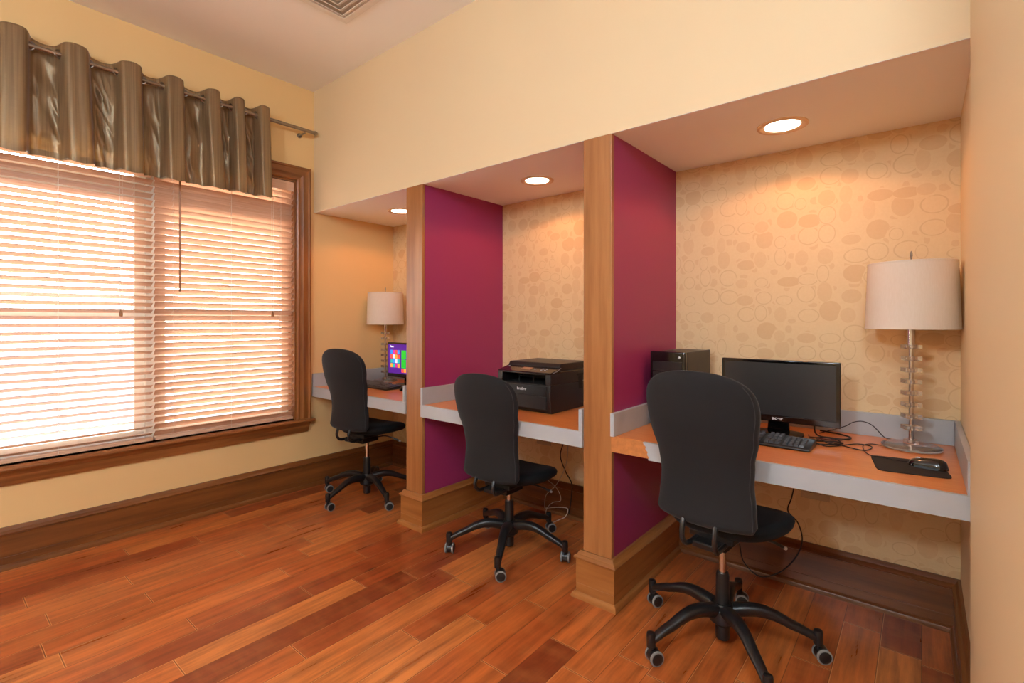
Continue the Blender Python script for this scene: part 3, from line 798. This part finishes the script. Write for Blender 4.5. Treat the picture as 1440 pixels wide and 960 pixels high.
# ------------------------------------------------------------------ monitors
def tile_mat(i, col): return emis('tile_light_%d' % i, col, .9)
def monitor(loc, rz, label, lit):
    t = thing('monitor', label, 'computer monitor', loc, rz, 'computer monitors')
    W, z0, z1 = .475, .058, .335; w = W / 2
    bm = B(); bx(bm, -w, w, 0, .018, z0, z1); prism(bm, [(.018, z0 + .02), (.045, z0 + .06), (.045, z1 - .06), (.018, z1 - .02)], -w + .05, w - .05, 0)
    hs = obj('housing', bm, M['black_gloss'], t, bevel=.004, seg=3)
    bm = B()
    if not lit:
        bx(bm, -w + .016, w - .016, -.0008, .0005, z0 + .030, z1 - .014)
        obj('screen', bm, M['screen_off'], t, smooth=False)
    else:
        cols = [srgb(70, 22, 120), srgb(30, 170, 40), srgb(40, 130, 220), srgb(220, 70, 50), srgb(230, 150, 40), srgb(30, 160, 150), srgb(200, 200, 225), srgb(180, 40, 130)]
        mats = [tile_mat(i, c) for i, c in enumerate(cols)]
        bx(bm, -w + .016, w - .016, -.0008, .0005, z0 + .030, z1 - .014, 0)
        rnd = random.Random(5)
        def tl(x0, z0_, x1, z1_, mi): bx(bm, x0, x1, -.0014, -.0006, z0_, z1_, mi)
        order = [2, 3, 5, 4, 7, 6, 2, 5, 3, 4, 6, 7]
        q = 0
        for c in range(4):
            for r in range(4):
                xx = -w + .045 + c * .030; zz = z0 + .185 - r * .036
                tl(xx, zz, xx + .026, zz + .031, order[q % 12]); q += 1
        for c in range(3):
            for r in range(2):
                xx = -w + .185 + c * .062; zz = z0 + .149 - r * .072
                tl(xx, zz, xx + .056, zz + .067, [1, 1, 2, 3, 1, 4][c * 2 + r])
            tl(-w + .185 + c * .062, z0 + .042, -w + .211 + c * .062, z0 + .072, [3, 7, 5][c]); tl(-w + .215 + c * .062, z0 + .042, -w + .241 + c * .062, z0 + .072, [4, 2, 6][c])
        obj('screen', bm, mats, t, smooth=False)
        text('screen_text', 'Start', .022, emis('white_screen_text', (1, 1, 1, 1), .9), t, Matrix.Translation((-w + .065, -.0012, z1 - .033)) @ Matrix.Rotation(R(90), 4, 'X'))
    if not lit:
        bm = B(); bx(bm, -w + .004, w - .004, -.0014, .0002, z0 + .003, z0 + .027); obj('chin', bm, M['black_gloss'], t, bevel=.0005)
        text('brand_lettering', 'acer', .020, M['logo'], t, Matrix.Translation((0, -.0022, z0 + .016)) @ Matrix.Rotation(R(90), 4, 'X') @ Matrix.Shear('XY', 4, (.25, 0)) @ Matrix.Scale(1.25, 4, (1, 0, 0)), .0006)
        bm = B()
        for k in range(4): bx(bm, w - .06 + k * .011, w - .054 + k * .011, .004, .012, z0 - .002, z0)
        obj('button', bm, M['silver'], t, smooth=False)
    bm = B(); prism(bm, [(-.035, z0 + .10), (.035, z0 + .10), (.045, .012), (-.045, .012)], .0185, .034, 1); obj('neck', bm, M['black_gloss'], t, bevel=.003)
    bm = B(); loft(bm, [[Vector((x, y, z)) for x, y in superell(a, b, 3, 40, 0, .02)] for z, a, b in ((.0005, .098, .078), (.004, .10, .08), (.009, .098, .078), (.014, .07, .05))]); obj('stand_base', bm, M['black_gloss'], t, angle=50)
    return t
monitor((-.497, 2.463, ZD), 0, 'black widescreen monitor, switched off, on the right desk behind the chair', False)
monitor((-3.115, 2.463, ZD), 0, 'black monitor showing a purple screen with coloured tiles on the left desk', True)

# ------------------------------------------------------------------ keyboards
def keyboard(loc, rz, label, single):
    t = thing('keyboard', label, 'keyboard', loc, rz, 'computer keyboards')
    W, D = .44, .145
    bm = B(); prism(bm, [(0, .001), (D, .001), (D, .026), (D - .012, .027), (.01, .013), (0, .010)], -W / 2, W / 2, 0); obj('case', bm, M['black_plastic'], t, bevel=.003)
    def z_at(y): return .013 + (y - .01) * (.014 / (D - .022))
    kw = .019; sl = .014 / (D - .022)
    kb = B()
    base = [Vector((-.0085, -.0085, 0)), Vector((.0085, -.0085, 0)), Vector((.0085, .0085, 0)), Vector((-.0085, .0085, 0))]
    def key_bm(bm, w, o=Vector((0, 0, 0))):
        s = w / .019
        a = [Vector((p.x * 1 + (math.copysign((s - 1) * .0095, p.x)), p.y, p.z + p.y * sl)) + o for p in base]
        c = sum(a, Vector()) / 4
        b = [c + Vector(((p.x - c.x) * (.76 if w < .03 else .92), (p.y - c.y) * .76, (p.z - c.z))) + Vector((0, .0005, .008)) for p in a]
        loft(bm, [a, b])
    meshes = {}
    rows = []
    for r in range(6):
        y = .022 + r * .0196 + (.006 if r == 5 else 0)
        if r == 0: xs = [(-.205, 1), (-.18, 1), (-.155, 1), (-.08, 5.2), (-.005, 1), (.02, 1)]
        else: xs = [(-.205 + k * .0193, 1) for k in range(13)]
        xs = [(x, w) for x, w in xs]
        xs += [(.062 + k * .0193, 1) for k in range(3)] if r != 2 else []
        if r < 5: xs += [(.131 + k * .0193, 1) for k in range(4)]
        rows.append((y, xs))
    for y, xs in rows:
        for x, w in xs:
            if single: key_bm(kb, w * .019, Vector((x, y, z_at(y) + .0002)))
            else:
                if w not in meshes:
                    b = B(); key_bm(b, w * .019); o = obj('key', b, M['key'], t, smooth=False); meshes[w] = o.data
                else:
                    o = bpy.data.objects.new('key', meshes[w]); COL.objects.link(o); o.parent = t
                o.location = (x, y, z_at(y) + .0002)
    if single: obj('keys', kb, M['key'], t, smooth=False)
    else: kb.free()
    return t
keyboard((-.553, 2.212, ZD), R(-1), 'dark grey keyboard on the right desk in front of the switched-off monitor', False)
keyboard((-3.215, 2.19, ZD), R(0), 'black keyboard on the left desk in front of the purple screen', True)

# ------------------------------------------------------------------ mice and pad
t = thing('mouse_pad', 'black rectangular mouse pad on the right desk below the lamp', 'mouse pad', (-.035, 2.222, ZD), R(9))
bm = B(); loft(bm, [[Vector((x, y, z)) for x, y in superell(.10, .108, 9, 48)] for z in (.0004, .0034)]); obj('pad', bm, M['pad'], t, angle=50)
def mouse(loc, rz, label):
    t = thing('computer_mouse', label, 'mouse', loc, rz, 'computer mice')
    rings = []; L = .112
    for k in range(17):
        f = k / 16; y = -L / 2 + L * f
        e = math.sqrt(max(0, 1 - (2 * f - 1) ** 4)); w = .0305 * e * (1 - .12 * math.sin(PI * f)) + .0015; h = .036 * e * (1 - .45 * f) ** .8 + .001
        ring = []
        for q in range(16):
            a = PI * q / 15; ring.append(Vector((w * math.cos(a), y, .002 + h * math.sin(a) ** .8)))
        ring += [Vector((x, y, .001)) for x in (-w * .8, 0, w * .8)]
        rings.append(ring)
    bm = B(); loft(bm, rings); obj('shell', bm, M['black_gloss'], t, angle=50)
    bm = B(); loft(bm, [[Vector((x, y, z)) for x, y in superell(.0315, .054, 2.6, 40)] for z in (.001, .009)]); obj('side_band', bm, plain('grey_mouse_band', srgb(70, 76, 80), .35), t, angle=50)
    bm = B(); lathe_axis(bm, [(.009, -.003), (.0105, -.002), (.0105, .002), (.009, .003)], (0, .026, .021), (1, 0, 0), 20); obj('scroll_wheel', bm, M['silver'], t)
    return t
mp = Vector((.017, 2.238, ZD + .0034))
mouse(mp, R(169 - 90), 'black and grey mouse lying on the mouse pad on the right desk')
mouse((-2.905, 2.30, ZD), R(10), 'small black mouse on the left desk beside its keyboard, half behind the wooden post')

# ------------------------------------------------------------------ computer tower
t = thing('computer_tower', 'black computer tower with glossy front on the right desk against the plum wall', 'computer', (-.94, 2.49, ZD))
bm = B(); bx(bm, -.083, .078, -.16, .165, .008, .358); obj('case', bm, M['tower_side'], t, bevel=.003)
bm = B(); bx(bm, .078, .088, -.161, .166, .006, .36); obj('side_panel', bm, M['tower_side'], t, bevel=.002)
bm = B(); bx(bm, -.084, .088, -.190, -.1605, .006, .362); fp = obj('front_bezel', bm, M['black_gloss'], t, bevel=.006, seg=3)
bm = B(); bx(bm, -.07, .074, -.1925, -.1895, .27, .315); bx(bm, -.07, .074, -.1925, -.1895, .22, .265); obj('drive_cover', bm, M['black_plastic'], t, bevel=.001)
bm = B(); lathe_axis(bm, [(.006, 0), (.006, .002), (.004, .003)], (.06, -.190, .335), (0, -1, 0), 16); obj('power_button', bm, M['silver'], t)
bm = B(); [bx(bm, sx - .012, sx + .012, sy2 - .012, sy2 + .012, 0.0003, .008) for sx in (-.06, .06) for sy2 in (-.13, .13)]; obj('feet', bm, M['black_plastic'], t)

# ------------------------------------------------------------------ printer
t = thing('printer', 'black laser printer with flatbed lid on the middle desk', 'printer', (-1.742, 2.206, ZD))
w = .19
bm = B()
prism(bm, [(.012, .0), (.39, .0), (.395, .01), (.395, .155), (.0, .155), (-.004, .10), (.004, .012)], -w, w, 0)
for s in (-1, 1):
    x0, x1 = sorted((s * .155, s * w)); prism(bm, [(.0, .155), (.395, .155), (.395, .225), (.002, .215)], x0, x1, 0)
bx(bm, -.155, .155, .20, .395, .155, .225); bx(bm, -.155, .155, .001, .20, .210, .222)
obj('body', bm, M['black_satin'], t, bevel=.004, seg=2)
bm = B(); prism(bm, [(.0, .216), (.002, .223), (.098, .246), (.10, .226), (.395, .226), (.395, .217)], -w, w, 0); obj('control_panel', bm, M['black_gloss'], t, bevel=.004)
bm = B(); prism(bm, [(.092, .247), (.108, .268), (.392, .268), (.392, .227), (.105, .227)], -w + .004, w - .002, 0); obj('scanner_lid', bm, M['black_satin'], t, bevel=.004)
def on_panel(y): return .223 + (y - .002) * (.023 / .096)
bm = B(); prism(bm, [(.035, on_panel(.035)), (.035, on_panel(.035) + .002), (.068, on_panel(.068) + .002), (.068, on_panel(.068))], -.045, .025, 0); obj('display', bm, plain('tan_display', srgb(176, 130, 92), .3), t, smooth=False)
bm = B()
for (x, y) in ((.05, .05), (.10, .04), (.125, .04), (.10, .06), (.125, .06), (-.16, .075)):
    lathe(bm, [(.0055, on_panel(y) - .001), (.0055, on_panel(y) + .002), (.004, on_panel(y) + .003)], 12, (x, y, 0))
obj('button', bm, M['silver'], t)
bm = B(); bx(bm, -.153, .153, .002, .20, .156, .158); tube(bm, smooth_path([(-.05, .03, .158), (-.05, .03, .19), (-.045, .03, .195), (.045, .03, .195), (.05, .03, .19), (.05, .03, .158)], 3), .0018, 6); obj('output_tray', bm, M['slot'], t, smooth=False)
bm = B(); bx(bm, -.165, .165, -.0065, .0, .020, .092); obj('paper_drawer', bm, M['black_satin'], t, bevel=.002)
bm = B(); bx(bm, -.165, .165, -.0065, .0, .099, .148); obj('front_cover', bm, M['black_satin'], t, bevel=.002)
text('brand_lettering', 'brother', .021, M['logo'], t, Matrix.Translation((-.005, -.0072, .126)) @ Matrix.Rotation(R(90), 4, 'X'), .0006)
bm = B(); bx(bm, w, w + .002, .27, .34, .19, .20); bx(bm, w, w + .002, .285, .325, .11, .19); obj('side_handle', bm, M['slot'], t, smooth=False, bevel=.001)
bm = B(); tube(bm, [(w + .001, .10, .245), (w + .001, .06, .228), (w + .0005, .02, .222)], .0016, 6); obj('panel_trim', bm, M['silver'], t)

# ------------------------------------------------------------------ cables
def cable(name, label, cat, pts, mat, r=.0022, k=8, group=None):
    bm = B(); tube(bm, smooth_path(pts, k), r, 8); return tag(obj(name, bm, mat, None, angle=80), label, cat, group)
zc = ZD + .0030
cable('keyboard_cable', 'thin black cable looping from the keyboard across the right desk towards the lamp', 'cable',
      [(-.40, 2.375, zc), (-.345, 2.40, zc), (-.29, 2.36, zc), on_z(1205, 624, zc), on_z(1226, 628, zc), on_z(1215, 633, zc), on_z(1185, 626.5, zc), on_z(1163, 622, zc), on_z(1152, 617, zc) + Vector((0, .02, 0))], M['cable_black'], .0022)
cable('mouse_cable', 'thin cable running from the mouse off the pad and back beside the lamp base', 'cable',
      [(mp.x - .055, mp.y + .011, ZD + .012), (mp.x - .085, mp.y + .022, ZD + .008), (-.115, 2.285, ZD + .0065), (-.148, 2.305, zc), on_z(1216, 634, zc), on_z(1214, 626, zc), on_z(1225, 624, zc), on_z(1240, 626, zc)], M['cable_black'], .0018)
cable('power_cable', 'black cable arching up from behind the monitor on the right desk to the lamp', 'cable',
      [(-.345, 2.52, ZD + .02), at(1186, 600, 2.56), at(1200, 593.5, 2.58), at(1214, 592.5, 2.59), at(1228, 599, 2.60), at(1243, 614, 2.61), (-.10, 2.66, zc + .002)], M['cable_black'], .002)
cable('monitor_cable', 'tangled black cable lying under the monitor on the right desk', 'cable',
      [(-.50, 2.385, zc), (-.45, 2.380, zc + .004), (-.40, 2.385, zc), (-.37, 2.41, zc + .004), (-.33, 2.44, zc), (-.28, 2.47, zc), (-.25, 2.43, zc + .004), (-.31, 2.385, zc), (-.37, 2.385, zc)], M['cable_black'], .003)
cable('red_cable', 'dark red cable lying among the tangle below the monitor on the right desk', 'cable',
      [(-.385, 2.52, zc + .004), (-.375, 2.48, zc + .004), (-.36, 2.47, zc + .006), (-.30, 2.455, zc + .008), (-.26, 2.50, zc + .004)], M['cable_red'], .0025)
cable('video_cable', 'thick black video cable curving behind the stand of the switched-off monitor', 'cable',
      [(-.375, 2.60, ZD + .16), (-.372, 2.585, ZD + .06), (-.36, 2.56, zc + .003), (-.30, 2.52, zc + .003), (-.25, 2.53, zc + .003), (-.235, 2.58, zc + .003), (-.28, 2.63, zc + .003), (-.36, 2.66, zc + .003)], M['cable_black'], .0034)
cable('speaker_cable', 'thin black cable in a small loop right of the monitor stand', 'cable',
      [(-.36, 2.44, zc + .010), (-.32, 2.475, zc + .010), (-.27, 2.465, zc + .008), (-.255, 2.43, zc + .002), (-.285, 2.405, zc + .008), (-.34, 2.415, zc + .012)], M['cable_black'], .002)
bm = B(); bx(bm, -.018, .018, -.009, .009, 0, .018); o = obj('cable_adapter', bm, M['black_plastic'], None, bevel=.003, loc=(-.435, 2.389, ZD + .0005)); tag(o, 'small black plug adapter among the cables behind the keyboard', 'adapter')
cable('hanging_cable', 'black cable hanging under the right desk in a loop behind the chair seat', 'cable',
      [at(1118, 680, 2.55), at(1113, 700, 2.55), at(1108, 718, 2.5), at(1122, 735, 2.48), at(1128, 760, 2.48), at(1118, 785, 2.48), at(1095, 805, 2.5), at(1068, 810, 2.52), at(1046, 790, 2.55), at(1040, 765, 2.6)], M['cable_black'], .0028)
cable('printer_cable', 'black cable hanging down the wall under the middle desk', 'cable',
      [at(794, 618, 2.66), at(788, 640, 2.66), at(795, 662, 2.66), at(804, 680, 2.65), at(803, 702, 2.64), at(800, 722, 2.62)], M['cable_black'], .0035)
cable('network_cable', 'pale cable hanging in loose loops under the middle desk', 'cable',
      [at(799, 622, 2.64), at(797, 648, 2.64), at(790, 668, 2.63), at(780, 684, 2.62), at(768, 696, 2.6), at(766, 712, 2.6), at(769, 714, 2.58), at(784, 713, 2.57), at(798, 715, 2.57), at(795, 726, 2.55), at(785, 731, 2.52), on_z(772, 737, .012)], M['cable_white'], .0022)
cable('phone_cable', 'short pale cable curling down under the middle desk beside the looped cable', 'cable',
      [at(768, 673, 2.60), at(780, 683, 2.6), at(787, 694, 2.59), at(788, 704, 2.58), at(778, 706, 2.57), at(770, 713, 2.57), at(767, 722, 2.56)], M['cable_white'], .002)
def outlet(x, z, label, m):
    t = thing('wall_outlet', label, 'power outlet', (x, YB, z)); t.rotation_euler = (0, R(90), 0)
    bm = B(); bx(bm, -.036, .036, -.006, -.0004, -.058, .058); pl = obj('cover_plate', bm, m, t, bevel=.002)
    for dz in (-.02, .02):
        bm = B(); loft(bm, [[Vector((x2, y2, dz + z2)) for x2, z2 in superell(.016, .014, 3, 24)] for y2 in (-.0055, -.0075)]); sk = obj('socket', bm, m, t)
        bm = B(); bx(bm, -.007, -.005, -.0082, -.0075, dz - .004, dz + .005); bx(bm, .005, .007, -.0082, -.0075, dz - .004, dz + .005); obj('slot', bm, M['slot'], sk, smooth=False)
pp = at(1147, 702, YB)
outlet(pp.x, pp.z + .036, 'cream wall outlet on the papered wall under the right desk', M['outlet'])
pp = at(765, 625, YB)
outlet(pp.x, pp.z + .036, 'cream wall outlet on the papered wall under the middle desk', M['outlet'])

# ------------------------------------------------------------------ outdoors and light
bm = B(); bx(bm, -40, XL - .17, -30, 30, -.35, -.30); struct('ground_outside', bm, M['ground'], smooth=False)
w_ = bpy.data.worlds.new('daylight'); S.world = w_; w_.use_nodes = True
nt = w_.node_tree; nt.nodes.clear()
wo = nt.nodes.new('ShaderNodeOutputWorld'); bg = nt.nodes.new('ShaderNodeBackground'); nt.links.new(bg.outputs[0], wo.inputs[0])
tc = nt.nodes.new('ShaderNodeTexCoord'); sp = nt.nodes.new('ShaderNodeSeparateXYZ'); nt.links.new(tc.outputs['Generated'], sp.inputs[0])
rp = nt.nodes.new('ShaderNodeValToRGB'); nt.links.new(sp.outputs[2], rp.inputs[0])
rp.color_ramp.elements[0].position = 0; rp.color_ramp.elements[0].color = (1, .99, .97, 1)
rp.color_ramp.elements[1].position = .8; rp.color_ramp.elements[1].color = (.80, .90, 1, 1)
nt.links.new(rp.outputs[0], bg.inputs[0]); bg.inputs[1].default_value = 16
d = bpy.data.lights.new('window_portal', 'AREA'); d.shape = 'RECTANGLE'; d.size = WZ1 - WZ0; d.size_y = WY1 - WY0; d.cycles.is_portal = True
o = bpy.data.objects.new('window_portal', d); COL.objects.link(o); o.location = (XL - .17, (WY0 + WY1) / 2, (WZ0 + WZ1) / 2); o.rotation_euler = (0, R(-90), 0)

vs = S.view_settings; vs.view_transform = 'Standard'; vs.look = 'None'; vs.gamma = 1; vs.use_curve_mapping = False; vs.exposure = 0.53
